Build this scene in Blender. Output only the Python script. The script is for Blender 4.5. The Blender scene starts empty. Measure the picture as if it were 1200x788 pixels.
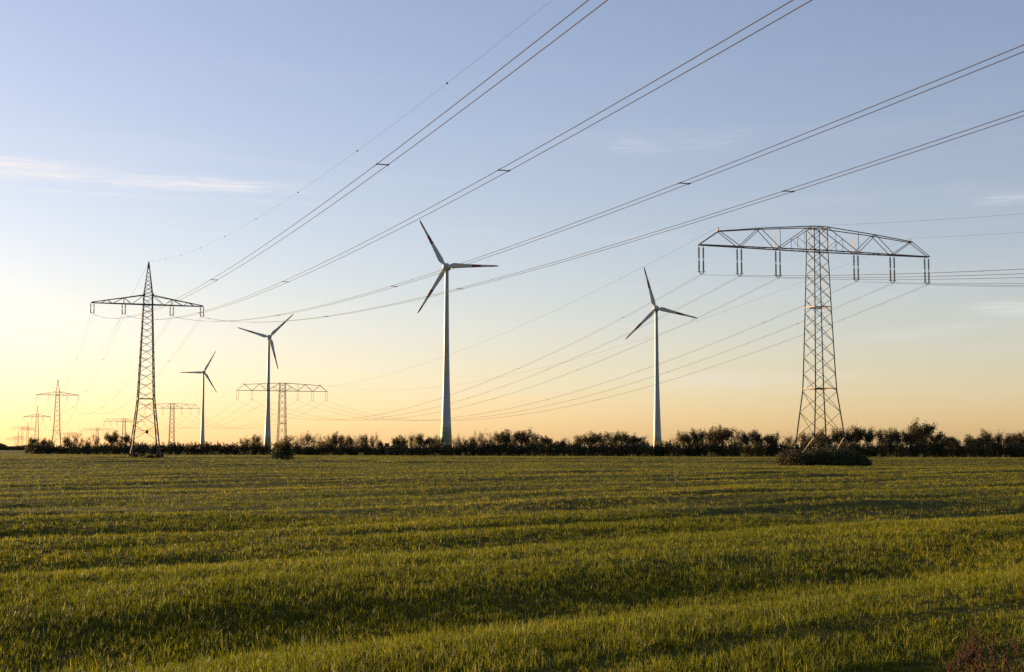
import bpy, bmesh, math, random
import numpy as np
from mathutils import Vector, Matrix
R = math.radians
scene = bpy.context.scene
col = scene.collection
random.seed(7)
rng = np.random.default_rng(11)

# ------------------------------------------------------------------ camera
F, CAMH = 1630.0, 2.2                      # focal length in photo pixels (1200 wide), eye height
PITCH = math.atan(132 / F)
cam_d = bpy.data.cameras.new('camera')
cam = bpy.data.objects.new('camera', cam_d)
col.objects.link(cam)
cam.location = (0, 0, CAMH)
cam.rotation_euler = (math.pi / 2 + PITCH, 0, 0)
cam_d.sensor_width = 36
cam_d.lens = F / 1200 * 36
cam_d.clip_start = 0.3
cam_d.clip_end = 40000
scene.camera = cam

# ------------------------------------------------------------------ sun and sky
SUN_AZ, SUN_EL = R(-58), R(7.0)            # azimuth from the view direction (+Y), minus = left
world = bpy.data.worlds.new('World')
scene.world = world
world.use_nodes = True
sun_d = bpy.data.lights.new('sun', 'SUN')
sun_d.energy = 5.0
sun_d.angle = R(0.55)
sun_d.color = (1.0, 0.71, 0.33)
sun = bpy.data.objects.new('sun', sun_d)
col.objects.link(sun)
sv = Vector((math.sin(SUN_AZ) * math.cos(SUN_EL), math.cos(SUN_AZ) * math.cos(SUN_EL), math.sin(SUN_EL)))
sun.rotation_euler = sv.to_track_quat('Z', 'Y').to_euler()
sun.location = sv * 300
scene.view_settings.view_transform = 'Standard'
scene.view_settings.look = 'None'
scene.view_settings.exposure = 1.5
scene.view_settings.gamma = 1.0
scene.cycles.use_denoising = False
scene.cycles.max_bounces = 6
scene.cycles.transparent_max_bounces = 8
scene.cycles.use_adaptive_sampling = False
SKY = 0.07


def nodes_of(tree):
    tree.nodes.clear()
    return tree.nodes, tree.links


def mth(nt, op, a, b=None, c=None):
    n = nt.nodes.new('ShaderNodeMath')
    n.operation = op
    for i, v in enumerate((a, b, c)):
        if v is None:
            continue
        if isinstance(v, (int, float)):
            n.inputs[i].default_value = v
        else:
            nt.links.new(v, n.inputs[i])
    return n.outputs[0]


def mapr(nt, v, a, b, c, d, smooth=True):
    n = nt.nodes.new('ShaderNodeMapRange')
    n.interpolation_type = 'SMOOTHSTEP' if smooth else 'LINEAR'
    nt.links.new(v, n.inputs[0])
    for i, x in enumerate((a, b, c, d)):
        n.inputs[i + 1].default_value = x
    return n.outputs[0]


def build_world():
    nt = world.node_tree
    N, L = nodes_of(nt)
    out = N.new('ShaderNodeOutputWorld')
    bg = N.new('ShaderNodeBackground')
    bg.inputs['Strength'].default_value = SKY
    sky = N.new('ShaderNodeTexSky')
    sky.sky_type = 'NISHITA'
    sky.sun_disc = False
    sky.sun_elevation = SUN_EL
    sky.sun_rotation = SUN_AZ
    sky.altitude = 60
    sky.air_density = 1.0
    sky.dust_density = 0.6
    sky.ozone_density = 1.0
    tc = N.new('ShaderNodeTexCoord')
    sep = N.new('ShaderNodeSeparateXYZ')
    L.new(tc.outputs['Generated'], sep.inputs[0])
    az = mth(nt, 'ARCTAN2', sep.outputs[0], sep.outputs[1])     # radians, 0 = +Y, right positive
    el = mth(nt, 'ARCSINE', sep.outputs[2])
    comb = N.new('ShaderNodeCombineXYZ')
    L.new(az, comb.inputs[0])
    L.new(el, comb.inputs[1])

    def noise(sx, sy, scale, detail, off=0.0, dist=0.0):
        mp = N.new('ShaderNodeMapping')
        mp.inputs['Scale'].default_value = (sx, sy, 1)
        mp.inputs['Location'].default_value = (off, off * .7, off)
        L.new(comb.outputs[0], mp.inputs[0])
        n = N.new('ShaderNodeTexNoise')
        n.inputs['Scale'].default_value = scale
        n.inputs['Detail'].default_value = detail
        n.inputs['Roughness'].default_value = .6
        n.inputs['Distortion'].default_value = dist
        L.new(mp.outputs[0], n.inputs['Vector'])
        return n.outputs[0]

    def streak(a0, a1, e_at_a0, slope, width, amp, n_off, wav=0.004, nlo=.3, nhi=.7):
        wob = mth(nt, 'MULTIPLY', mth(nt, 'SUBTRACT', noise(1, .2, 9, 3, n_off), .5), wav * 2)
        line = mth(nt, 'ADD', mth(nt, 'MULTIPLY', mth(nt, 'SUBTRACT', az, a0), slope), e_at_a0)
        dd = mth(nt, 'SUBTRACT', mth(nt, 'ADD', el, wob), line)
        dd = mth(nt, 'DIVIDE', dd, width)
        g = mth(nt, 'POWER', 2.718, mth(nt, 'MULTIPLY', mth(nt, 'MULTIPLY', dd, dd), -1))
        fade = (a1 - a0) * .3
        w = mth(nt, 'MULTIPLY', mapr(nt, az, a0, a0 + fade, 0, 1), mapr(nt, az, a1 - fade, a1, 1, 0))
        tex = mapr(nt, noise(1, 5, 16, 6, n_off + 3, .4), nlo, nhi, 0.2, 1)
        tex = mth(nt, 'MULTIPLY', tex, mapr(nt, noise(.5, 11, 26, 9, n_off + 5, 1.2), .36, .62, 0.35, 1.15))
        return mth(nt, 'MULTIPLY', mth(nt, 'MULTIPLY', g, w), mth(nt, 'MULTIPLY', tex, amp))

    masks = [
        streak(-.55, -.105, .2010, -.045, .0040, 1.15, 0, .003),
        streak(-.50, -.16, .1885, -.022, .0030, 1.3, 7, .003),
        streak(-.52, -.085, .1775, -.010, .0020, .40, 2, .001),
        streak(.045, .190, .216, .03, .008, .26, 5, .006, .40, .75),
        streak(.315, .40, .168, .02, .0035, .42, 9, .003),
        streak(.305, .42, .096, -.05, .0040, .50, 12, .003),
    ]
    m = masks[0]
    for k in masks[1:]:
        m = mth(nt, 'ADD', m, k)
    # faint high veils low over the horizon
    veil = mapr(nt, noise(1, 9, 5, 5, 21, .3), .48, .8, 0, .20)
    veil = mth(nt, 'MULTIPLY', veil, mapr(nt, el, .02, .05, 0, 1))
    veil = mth(nt, 'MULTIPLY', veil, mapr(nt, el, .10, .30, 1, .1))
    m = mth(nt, 'MINIMUM', mth(nt, 'ADD', m, veil), 1.0)
    # the thin cloud brightens what is behind it
    tint = N.new('ShaderNodeMix')
    tint.data_type = 'RGBA'
    tint.inputs['Factor'].default_value = 1
    tint.blend_type = 'MULTIPLY'
    gam = N.new('ShaderNodeGamma')
    gam.inputs['Gamma'].default_value = .9
    L.new(sky.outputs[0], gam.inputs['Color'])
    L.new(gam.outputs[0], tint.inputs['A'])
    tint.inputs['B'].default_value = SKYTINT
    add = N.new('ShaderNodeMix')
    add.data_type = 'RGBA'
    L.new(m, add.inputs['Factor'])
    L.new(tint.outputs['Result'], add.inputs['A'])
    add.inputs['B'].default_value = CLOUDCOL
    L.new(add.outputs['Result'], bg.inputs['Color'])
    L.new(bg.outputs[0], out.inputs['Surface'])


SKYTINT = (1.15, 1.06, 1.29, 1)
CLOUDCOL = (4.55, 4.4, 4.5, 1)
build_world()


# ------------------------------------------------------------------ helpers
def at(px, py, Y):
    """photo pixel + distance ahead -> world point (used only to measure the photograph)"""
    c, s = math.cos(PITCH), math.sin(PITCH)
    dx, dz = (px - 600) / F, (394 - py) / F
    t = Y / (c - dz * s)
    return Vector((dx * t, Y, CAMH + (s + dz * c) * t))


def tag(o, label=None, cat=None, group=None, kind=None):
    if label:
        o['label'] = label
    if cat:
        o['category'] = cat
    if group:
        o['group'] = group
    if kind:
        o['kind'] = kind
    return o


def empty(name, loc, rz=0):
    o = bpy.data.objects.new(name, None)
    o.location = loc
    o.rotation_euler = (0, 0, rz)
    o.empty_display_size = .5
    col.objects.link(o)
    return o


class MB:
    def __init__(self):
        self.v, self.f, self.n = [], [], 0
        self.smooth = False

    def add(self, v, f):
        b = self.n
        self.v.extend(v)
        self.n += len(v)
        self.f.extend([tuple(i + b for i in q) for q in f])

    def bar(self, a, b, w, n=4, w2=None, caps=True):
        a, b = Vector(a), Vector(b)
        d = b - a
        if d.length < 1e-6:
            return
        d.normalize()
        u = d.cross(Vector((0, 0, 1)))
        if u.length < 1e-3:
            u = d.cross(Vector((0, 1, 0)))
        u.normalize()
        w_ = d.cross(u)
        w2 = w if w2 is None else w2
        vs = []
        for p, r in ((a, w / 2), (b, w2 / 2)):
            for k in range(n):
                t = 2 * math.pi * (k + .5) / n
                vs.append(p + u * (math.cos(t) * r * 1.2) + w_ * (math.sin(t) * r * 1.2))
        fs = [(k, (k + 1) % n, n + (k + 1) % n, n + k) for k in range(n)]
        if caps:
            fs += [tuple(range(n - 1, -1, -1)), tuple(range(n, 2 * n))]
        self.add(vs, fs)

    def tube(self, pts, rad, n=6, caps=True):
        pts = [Vector(p) for p in pts]
        vs, fs = [], []
        prev = None
        for i, p in enumerate(pts):
            d = (pts[min(i + 1, len(pts) - 1)] - pts[max(i - 1, 0)]).normalized()
            u = d.cross(Vector((0.013, 0.021, 1)))
            if u.length < 1e-2:
                u = d.cross(Vector((0, 1, 0)))
            if prev is not None:
                u = prev - d * prev.dot(d)
            u.normalize()
            prev = u
            w = d.cross(u)
            r = rad[i] if hasattr(rad, '__len__') else rad
            for k in range(n):
                t = 2 * math.pi * k / n
                vs.append(p + u * (math.cos(t) * r) + w * (math.sin(t) * r))
        for i in range(len(pts) - 1):
            for k in range(n):
                fs.append((i * n + k, i * n + (k + 1) % n, (i + 1) * n + (k + 1) % n, (i + 1) * n + k))
        if caps:
            fs += [tuple(range(n - 1, -1, -1)), tuple(range(len(vs) - n, len(vs)))]
        self.add(vs, fs)

    def box(self, c, s, rz=0):
        c = Vector(c)
        m = Matrix.Rotation(rz, 3, 'Z')
        vs = [c + m @ Vector((x * s[0] / 2, y * s[1] / 2, z * s[2] / 2)) for x in (-1, 1) for y in (-1, 1) for z in (-1, 1)]
        self.add(vs, [(0, 1, 3, 2), (4, 6, 7, 5), (0, 4, 5, 1), (2, 3, 7, 6), (0, 2, 6, 4), (1, 5, 7, 3)])

    def lathe(self, prof, n=24, axis=None, origin=(0, 0, 0)):
        """profile of (radius, along) revolved about axis (default Z)"""
        ax = Vector(axis or (0, 0, 1)).normalized()
        u = ax.cross(Vector((0, 0, 1)))
        if u.length < 1e-3:
            u = Vector((1, 0, 0))
        u.normalize()
        w = ax.cross(u)
        o = Vector(origin)
        vs = []
        for r, z in prof:
            for k in range(n):
                t = 2 * math.pi * k / n
                vs.append(o + ax * z + u * (r * math.cos(t)) + w * (r * math.sin(t)))
        fs = [(i * n + k, i * n + (k + 1) % n, (i + 1) * n + (k + 1) % n, (i + 1) * n + k) for i in range(len(prof) - 1) for k in range(n)]
        fs += [tuple(range(n - 1, -1, -1)), tuple(range(len(vs) - n, len(vs)))]
        self.add(vs, fs)

    def mesh(self, name, mat, smooth=False):
        me = bpy.data.meshes.new(name)
        me.from_pydata([tuple(v) for v in self.v], [], self.f)
        me.materials.append(mat)
        if smooth:
            me.polygons.foreach_set('use_smooth', [True] * len(me.polygons))
        me.update()
        return me

    def build(self, name, mat, parent=None, smooth=False, loc=None):
        o = bpy.data.objects.new(name, self.mesh(name, mat, smooth))
        col.objects.link(o)
        if parent:
            o.parent = parent
        if loc is not None:
            o.location = loc
        return o


def np_mesh(name, verts, tris=None, quads=None, mat=None, smooth=False):
    me = bpy.data.meshes.new(name)
    nt = 0 if tris is None else len(tris)
    nq = 0 if quads is None else len(quads)
    me.vertices.add(len(verts))
    me.vertices.foreach_set('co', np.ascontiguousarray(verts, dtype=np.float32).ravel())
    loops = []
    if nq:
        loops.append(np.asarray(quads).ravel())
    if nt:
        loops.append(np.asarray(tris).ravel())
    loops = np.concatenate(loops).astype(np.int32)
    me.loops.add(len(loops))
    me.loops.foreach_set('vertex_index', loops)
    starts = np.concatenate([np.arange(nq) * 4, nq * 4 + np.arange(nt) * 3]).astype(np.int32)
    me.polygons.add(nq + nt)
    me.polygons.foreach_set('loop_start', starts)
    if smooth:
        me.polygons.foreach_set('use_smooth', np.ones(nq + nt, dtype=bool))
    if mat:
        me.materials.append(mat)
    me.update(calc_edges=True)
    me.validate()
    return me


def copy_tree(o, parent=None):
    c = o.copy()
    col.objects.link(c)
    if parent:
        c.parent = parent
    for ch in list(o.children):
        copy_tree(ch, c)
    return c


# ------------------------------------------------------------------ materials
def mat(name, base, rough=.7, metal=0.0, var=0.0, vscale=4.0, col2=None, spec=.3, bump=0.0, objvar=0.0, detail=5):
    m = bpy.data.materials.new(name)
    m.use_nodes = True
    nt = m.node_tree
    N, L = nt.nodes, nt.links
    b = N['Principled BSDF']
    b.inputs['Roughness'].default_value = rough
    b.inputs['Metallic'].default_value = metal
    b.inputs['Specular IOR Level'].default_value = spec
    tc = N.new('ShaderNodeTexCoord')
    no = N.new('ShaderNodeTexNoise')
    no.inputs['Scale'].default_value = vscale
    no.inputs['Detail'].default_value = detail
    L.new(tc.outputs['Object'], no.inputs['Vector'])
    mx = N.new('ShaderNodeMix')
    mx.data_type = 'RGBA'
    mx.inputs['A'].default_value = (*base, 1)
    c2 = col2 or tuple(x * (1 - var) for x in base)
    mx.inputs['B'].default_value = (*c2, 1)
    L.new(mapr(nt, no.outputs[0], .38, .64, 0, 1), mx.inputs['Factor'])
    res = mx.outputs['Result']
    if objvar:
        oi = N.new('ShaderNodeObjectInfo')
        hs = N.new('ShaderNodeHueSaturation')
        L.new(res, hs.inputs['Color'])
        L.new(mapr(nt, oi.outputs['Random'], 0, 1, 1 - objvar, 1 + objvar, False), hs.inputs['Value'])
        L.new(mapr(nt, oi.outputs['Random'], 0, 1, .5 - objvar * .06, .5 + objvar * .06, False), hs.inputs['Hue'])
        res = hs.outputs[0]
    L.new(res, b.inputs['Base Color'])
    if bump:
        bp = N.new('ShaderNodeBump')
        bp.inputs['Strength'].default_value = bump
        L.new(no.outputs[0], bp.inputs['Height'])
        L.new(bp.outputs[0], b.inputs['Normal'])
    return m


def leafy(name, c1, c2, transl=.3, vscale=.6, objvar=.25, rough=.6):
    m = mat(name, c1, rough=rough, var=0, vscale=vscale, col2=c2, spec=.2, objvar=objvar)
    nt = m.node_tree
    b = nt.nodes['Principled BSDF']
    src = b.inputs['Base Color'].links[0].from_socket
    tr = nt.nodes.new('ShaderNodeBsdfTranslucent')
    nt.links.new(src, tr.inputs['Color'])
    mx = nt.nodes.new('ShaderNodeMixShader')
    mx.inputs[0].default_value = transl
    nt.links.new(b.outputs[0], mx.inputs[1])
    nt.links.new(tr.outputs[0], mx.inputs[2])
    nt.links.new(mx.outputs[0], nt.nodes['Material Output'].inputs['Surface'])
    return m


M = {}
M['steel'] = mat('weathered steel', (.085, .075, .066), .6, .35, vscale=.8, col2=(.15, .085, .05), spec=.35)
M['steel_dark'] = mat('dark galvanised steel', (.06, .058, .056), .55, .4, vscale=.9, col2=(.10, .08, .06), spec=.35)
M['steel_hazed'] = mat('haze-paled pylon steel', (.20, .19, .18), .6, .2, vscale=.5, col2=(.24, .21, .19))  # paler steel for distant pylons, the fading by haze put into the colour
M['porcelain'] = mat('insulator glaze', (.035, .025, .022), .3, 0, vscale=6, col2=(.06, .035, .025), spec=.5)
M['wire'] = mat('aged aluminium conductor', (.032, .020, .016), .7, 0, vscale=3, col2=(.050, .024, .016), spec=.06)
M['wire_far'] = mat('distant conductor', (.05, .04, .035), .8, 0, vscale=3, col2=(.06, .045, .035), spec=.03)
M['spacer'] = mat('spacer clamp', (.02, .019, .018), .7, 0, vscale=9, var=.3, spec=.1)
M['bark'] = mat('bark', (.07, .05, .035), .9, vscale=2.5, col2=(.045, .032, .022), bump=.3)
M['leaf_dark'] = leafy('dark autumn foliage', (.115, .084, .033), (.070, .055, .022), .42)
M['leaf_brown'] = leafy('browning thin foliage', (.17, .10, .045), (.10, .066, .03), .45)
M['leaf_green'] = leafy('olive hedge foliage', (.080, .074, .028), (.052, .052, .021), .35)
M['leaf_bush'] = leafy('clipped bush foliage', (.028, .034, .014), (.040, .042, .018), .15, vscale=1.2)
M['leaf_dry'] = leafy('dry bush foliage', (.072, .058, .025), (.045, .038, .017), .22, vscale=.9)
M['dock'] = mat('rusty seed heads', (.10, .044, .018), .9, vscale=30, col2=(.06, .028, .012))
M['dock_stem'] = mat('dry reddish stalk', (.08, .038, .016), .85, vscale=20, col2=(.06, .03, .014))
M['concrete'] = mat('pale footing concrete', (.36, .34, .30), .85, vscale=5, col2=(.26, .25, .22))
M['wood'] = mat('weathered boards', (.075, .06, .045), .85, vscale=3, col2=(.05, .04, .03))


def tower_material():
    m = mat('pale turbine paint', (.28, .295, .31), .45, 0, vscale=.25, col2=(.245, .26, .275), spec=.45)
    nt = m.node_tree
    N, L = nt.nodes, nt.links
    b = N['Principled BSDF']
    src = b.inputs['Base Color'].links[0].from_socket
    tc = N.new('ShaderNodeTexCoord')
    sp = N.new('ShaderNodeSeparateXYZ')
    L.new(tc.outputs['Object'], sp.inputs[0])
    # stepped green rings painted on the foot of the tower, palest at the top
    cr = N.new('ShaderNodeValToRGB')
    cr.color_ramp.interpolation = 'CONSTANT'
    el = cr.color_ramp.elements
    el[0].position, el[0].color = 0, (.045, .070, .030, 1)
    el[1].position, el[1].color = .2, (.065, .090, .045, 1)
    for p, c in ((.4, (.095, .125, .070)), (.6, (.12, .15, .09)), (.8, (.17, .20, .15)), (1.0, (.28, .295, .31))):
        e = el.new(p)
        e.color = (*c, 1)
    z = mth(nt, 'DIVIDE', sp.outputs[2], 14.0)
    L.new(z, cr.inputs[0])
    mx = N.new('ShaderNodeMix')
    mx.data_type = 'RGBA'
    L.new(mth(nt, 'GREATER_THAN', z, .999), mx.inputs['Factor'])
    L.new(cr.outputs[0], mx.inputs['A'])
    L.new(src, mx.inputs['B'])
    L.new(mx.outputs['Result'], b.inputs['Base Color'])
    return m


def blade_material():
    m = mat('blade paint', (.40, .41, .42), .4, 0, vscale=.3, col2=(.36, .37, .38), spec=.45)
    nt = m.node_tree
    N, L = nt.nodes, nt.links
    b = N['Principled BSDF']
    src = b.inputs['Base Color'].links[0].from_socket
    tc = N.new('ShaderNodeTexCoord')
    sp = N.new('ShaderNodeSeparateXYZ')
    L.new(tc.outputs['Object'], sp.inputs[0])
    z = sp.outputs[2]
    band = mth(nt, 'MULTIPLY', mth(nt, 'GREATER_THAN', z, 17.2), mth(nt, 'LESS_THAN', z, 23.2))
    band = mth(nt, 'ADD', band, mth(nt, 'GREATER_THAN', z, 29.2))
    mx = N.new('ShaderNodeMix')
    mx.data_type = 'RGBA'
    L.new(band, mx.inputs['Factor'])
    L.new(src, mx.inputs['A'])
    mx.inputs['B'].default_value = (.17, .018, .014, 1)
    L.new(mx.outputs['Result'], b.inputs['Base Color'])
    return m


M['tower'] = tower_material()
M['blade'] = blade_material()
M['nacelle'] = mat('nacelle paint', (.34, .35, .36), .4, 0, vscale=.8, col2=(.28, .29, .30), spec=.4)


# ------------------------------------------------------------------ terrain
_PH = rng.uniform(0, 6.28, (24,))
_K = rng.normal(0, 1, (24, 2))


def vnoise(x, y, lam, o=0):
    """cheap smooth noise in about -1..1, feature size lam"""
    s = 0
    for i in range(7):
        k = _K[(i + o) % 24] / lam * 3.2
        s = s + np.sin(x * k[0] + y * k[1] + _PH[(i + 2 * o) % 24])
    return s / 4.2


def terrain(x, y):
    x = np.asarray(x, float)
    y = np.asarray(y, float)
    z = .62 * np.exp(-(((x + 62) / 48) ** 2 + ((y - 225) / 55) ** 2)) - .75 * np.exp(-(((x - 55) / 55) ** 2 + ((y - 230) / 60) ** 2))
    far = np.clip((y - 280) / 110, 0, 1)
    far = far * far * (3 - 2 * far)
    z = z + far * np.clip(.20 - .0036 * x, -.3, .9)
    # long swells left in the sown field, crests running away to the right
    q = (y - .92 * x) / 1.36
    q = q + 1.5 * vnoise(x, y, 26, 3) + .5 * vnoise(x, y, 9, 8)
    ph = 2 * math.pi * (q - 14.9) / 8.9
    w = -np.cos(ph) - .30 * np.cos(2 * ph + .8 + 1.2 * vnoise(x, y, 17, 9))
    amp = .145 * (1 + .70 * vnoise(x, y, 19, 14)) * np.interp(np.hypot(x, y), [12, 22, 40, 200], [.62, .80, 1.30, 1.45])
    # the troughs of the nearest swells as the photograph shows them
    fade = np.clip(np.hypot(x, y) / 8, 0, 1) * np.clip((380 - y) / 60, 0, 1)
    u, v = (y - .92 * x) / 1.36, (x + .92 * y) / 1.36
    z = z + (w * amp + .055 * vnoise(u, v / 6, 3.6, 5) + .030 * vnoise(u, v / 4, 1.7, 12) + .022 * vnoise(x, y, 1.3, 17)) * fade
    return z


def gz(x, y):
    return float(terrain(x, y))


def ground_hit(px, py):
    lo = None
    for Y in np.geomspace(8, 900, 900):
        p = at(px, py, Y)
        if p.z <= gz(p.x, p.y):
            return p
    return p


def build_ground():
    ang = np.concatenate([np.arange(-180, -42, 6.0), np.arange(-42, 42.01, .4), np.arange(48, 180, 6.0)])
    rad = np.concatenate([np.geomspace(1.5, 520, 620), np.geomspace(560, 16000, 30)])
    a, r = np.meshgrid(R(1) * ang, rad)
    x, y = np.sin(a) * r, np.cos(a) * r
    z = terrain(x, y)
    v = np.stack([x, y, z], -1).reshape(-1, 3)
    n, m = len(ang), len(rad)
    i, k = np.meshgrid(np.arange(m - 1), np.arange(n), indexing='ij')
    k2 = (k + 1) % n
    quads = np.stack([i * n + k, i * n + k2, (i + 1) * n + k2, (i + 1) * n + k], -1).reshape(-1, 4)[:, ::-1]
    v = np.concatenate([v, [[0, 0, gz(0, 0)]]])
    kk = np.arange(n)
    tris = np.stack([np.full(n, len(v) - 1), (kk + 1) % n, kk], -1)[:, ::-1]
    g = bpy.data.materials.new('field soil and stubble of the crop')
    g.use_nodes = True
    nt = g.node_tree
    N, L = nt.nodes, nt.links
    b = N['Principled BSDF']
    b.inputs['Roughness'].default_value = .95
    b.inputs['Specular IOR Level'].default_value = .05
    tc = N.new('ShaderNodeTexCoord')
    n1 = N.new('ShaderNodeTexNoise')
    n1.inputs['Scale'].default_value = 1.3
    n1.inputs['Detail'].default_value = 8
    n1.inputs['Roughness'].default_value = .7
    L.new(tc.outputs['Object'], n1.inputs['Vector'])
    cr = N.new('ShaderNodeValToRGB')
    cr.color_ramp.elements[0].position, cr.color_ramp.elements[0].color = .3, (.030, .032, .007, 1)
    cr.color_ramp.elements[1].position, cr.color_ramp.elements[1].color = .72, (.10, .092, .014, 1)
    L.new(n1.outputs[0], cr.inputs[0])
    L.new(cr.outputs[0], b.inputs['Base Color'])
    bp = N.new('ShaderNodeBump')
    bp.inputs['Strength'].default_value = .6
    bp.inputs['Distance'].default_value = .2
    L.new(n1.outputs[0], bp.inputs['Height'])
    L.new(bp.outputs[0], b.inputs['Normal'])
    o = bpy.data.objects.new('field_ground', np_mesh('field_ground', v, tris, quads, g, True))
    col.objects.link(o)
    tag(o, kind='structure')


build_ground()


# ------------------------------------------------------------------ the standing crop
def grass_material():
    m = bpy.data.materials.new('young cereal blades')
    m.use_nodes = True
    nt = m.node_tree
    N, L = nt.nodes, nt.links
    b = N['Principled BSDF']
    b.inputs['Roughness'].default_value = .55
    b.inputs['Specular IOR Level'].default_value = .12
    at_ = N.new('ShaderNodeAttribute')
    at_.attribute_name = 'tint'
    cr = N.new('ShaderNodeValToRGB')
    e = cr.color_ramp.elements
    e[0].position, e[0].color = 0, (.055, .064, .006, 1)
    e[1].position, e[1].color = 1, (.34, .25, .05, 1)
    for p, c in ((.35, (.104, .114, .008)), (.7, (.165, .160, .009)), (.9, (.24, .19, .013))):
        k = e.new(p)
        k.color = (*c, 1)
    L.new(at_.outputs['Fac'], cr.inputs[0])
    L.new(cr.outputs[0], b.inputs['Base Color'])
    tr = N.new('ShaderNodeBsdfTranslucent')
    L.new(cr.outputs[0], tr.inputs['Color'])
    mx = N.new('ShaderNodeMixShader')
    mx.inputs[0].default_value = .45
    L.new(b.outputs[0], mx.inputs[1])
    L.new(tr.outputs[0], mx.inputs[2])
    L.new(mx.outputs[0], N['Material Output'].inputs['Surface'])
    return m


def build_grass():
    gm = grass_material()
    V, T, Q, TI = [], [], [], []
    base = 0
    half = R(26)
    zones = [(8.5, 15, 1500, .0085, 5), (15, 25, 1000, .0095, 5), (25, 45, 380, .013, 5), (45, 80, 90, .020, 3), (80, 150, 45, .028, 3), (150, 260, 20, .040, 3), (260, 402, 10, .060, 3)]
    for r0, r1, dens, w, nv in zones:
        n = int(half * (r1 * r1 - r0 * r0) * dens)
        r = np.sqrt(rng.uniform(r0 * r0, r1 * r1, n))
        a = rng.uniform(-half, half, n)
        # plants of several tillers, each tiller a blade leaning out of its plant
        nt_ = 7
        r, a = r[:n // nt_], a[:n // nt_]
        x, y = np.sin(a) * r, np.cos(a) * r
        lush = .5 + .5 * vnoise(x, y, 5.5, 6)
        keep = rng.uniform(0, 1, len(x)) < (.66 + .34 * lush)
        x, y, lush = x[keep], y[keep], lush[keep]
        # wheel tracks of the sprayer, two narrow lines of crushed crop
        qs = ((y - .92 * x) / 1.36 + .25 * vnoise(x, y, 60, 1) - 27.5) % 21.0
        track = (np.abs(qs - 1.0) < .3) | (np.abs(qs - 2.9) < .3)
        ph_ = np.clip(rng.normal(1, .20, len(x)), .5, 1.55) * (.80 + .40 * lush) * (1 + .12 * vnoise(x, y, 1.3, 11)) * np.where(track, .5, 1)
        pt = rng.normal(0, .13, len(x))
        x, y, lush, ph_, pt = (np.repeat(q, nt_) for q in (x, y, lush, ph_, pt))
        n = len(x)
        sp = .026 * (w / .0105)
        ox, oy = rng.normal(0, sp, n), rng.normal(0, sp, n)
        x, y = x + ox, y + oy
        z = terrain(x, y) - .015
        h = rng.uniform(.065, .145, n) * ph_
        yaw = rng.uniform(0, 2 * np.pi, n)
        wd = w * rng.uniform(.6, 1.3, n)
        ux, uy = np.cos(yaw) * wd / 2, np.sin(yaw) * wd / 2
        ly = np.arctan2(oy, ox) + rng.normal(0, .7, n)
        lean = np.abs(rng.normal(.40, .5, n)).clip(0, 1.4) * h
        lx, lyy = np.cos(ly) * lean, np.sin(ly) * lean
        tip = np.stack([x + lx, y + lyy, z + h * (1 - .38 * (lean / h) ** 2)], -1)
        b0 = np.stack([x - ux, y - uy, z], -1)
        b1 = np.stack([x + ux, y + uy, z], -1)
        tint = np.clip(rng.normal(.44, .16, n) + pt + .12 * np.clip((np.hypot(x, y) - 30) / 60, 0, 1) + .16 * vnoise(x, y, 9, 2) + .12 * vnoise(x, y, 2.2, 19) + (rng.uniform(0, 1, n) < .025) * .5, 0, 1)
        idx = np.arange(n)
        if nv == 5:
            mx, my, mz = x + lx * .35, y + lyy * .35, z + h * .58
            m0 = np.stack([mx - ux * .85, my - uy * .85, mz], -1)
            m1 = np.stack([mx + ux * .85, my + uy * .85, mz], -1)
            v = np.stack([b0, b1, m1, m0, tip], 1).reshape(-1, 3)
            Q.append(base + np.stack([idx * 5, idx * 5 + 1, idx * 5 + 2, idx * 5 + 3], -1))
            T.append(base + np.stack([idx * 5 + 3, idx * 5 + 2, idx * 5 + 4], -1))
        else:
            v = np.stack([b0, b1, tip], 1).reshape(-1, 3)
            T.append(base + np.stack([idx * 3, idx * 3 + 1, idx * 3 + 2], -1))
        V.append(v)
        TI.append(np.repeat(tint, nv))
        base += len(v)
    me = np_mesh('crop_grass', np.concatenate(V), np.concatenate(T), np.concatenate(Q), gm)
    at_ = me.attributes.new('tint', 'FLOAT', 'POINT')
    at_.data.foreach_set('value', np.concatenate(TI).astype(np.float32))
    o = bpy.data.objects.new('crop_grass', me)
    col.objects.link(o)
    tag(o, 'young green cereal crop covering the whole field in low swells', 'grass', kind='stuff')


build_grass()


# ------------------------------------------------------------------ wind turbines
def blade_mesh():
    RB = 35.0
    st = [(1.0, 1.6, 1.6, 0), (2.2, 1.7, 1.6, 2), (3.6, 2.6, 1.2, 10), (5.5, 3.5, .85, 14), (8, 3.2, .62, 11), (12, 2.65, .46, 8), (17, 2.1, .34, 5), (23, 1.65, .26, 3), (29, 1.25, .18, 1), (33, .95, .13, 0), (34.6, .55, .08, 0), (RB, .08, .03, 0)]
    n = 14
    vs, fs = [], []
    for r, c, t, tw in st:
        tw = R(tw)
        bow = .9 * (r / RB) ** 2
        for k in range(n):
            a = 2 * math.pi * k / n
            cx = math.cos(a) * c / 2
            th = math.sin(a) * t / 2 * (1 if r < 3 else (1 + .5 * math.cos(a)) * .75)
            off = 0 if r < 2.5 else -c * .16
            x, y = cx + off, th
            vs.append(Vector((x * math.cos(tw) - y * math.sin(tw), x * math.sin(tw) + y * math.cos(tw) - bow, r)))
    for i in range(len(st) - 1):
        for k in range(n):
            fs.append((i * n + k, i * n + (k + 1) % n, (i + 1) * n + (k + 1) % n, (i + 1) * n + k))
    fs += [tuple(range(n - 1, -1, -1)), tuple(range(len(vs) - n, len(vs)))]
    m = MB()
    m.add(vs, fs)
    return m.mesh('blade', M['blade'], True)


HUB = 117.0


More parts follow.
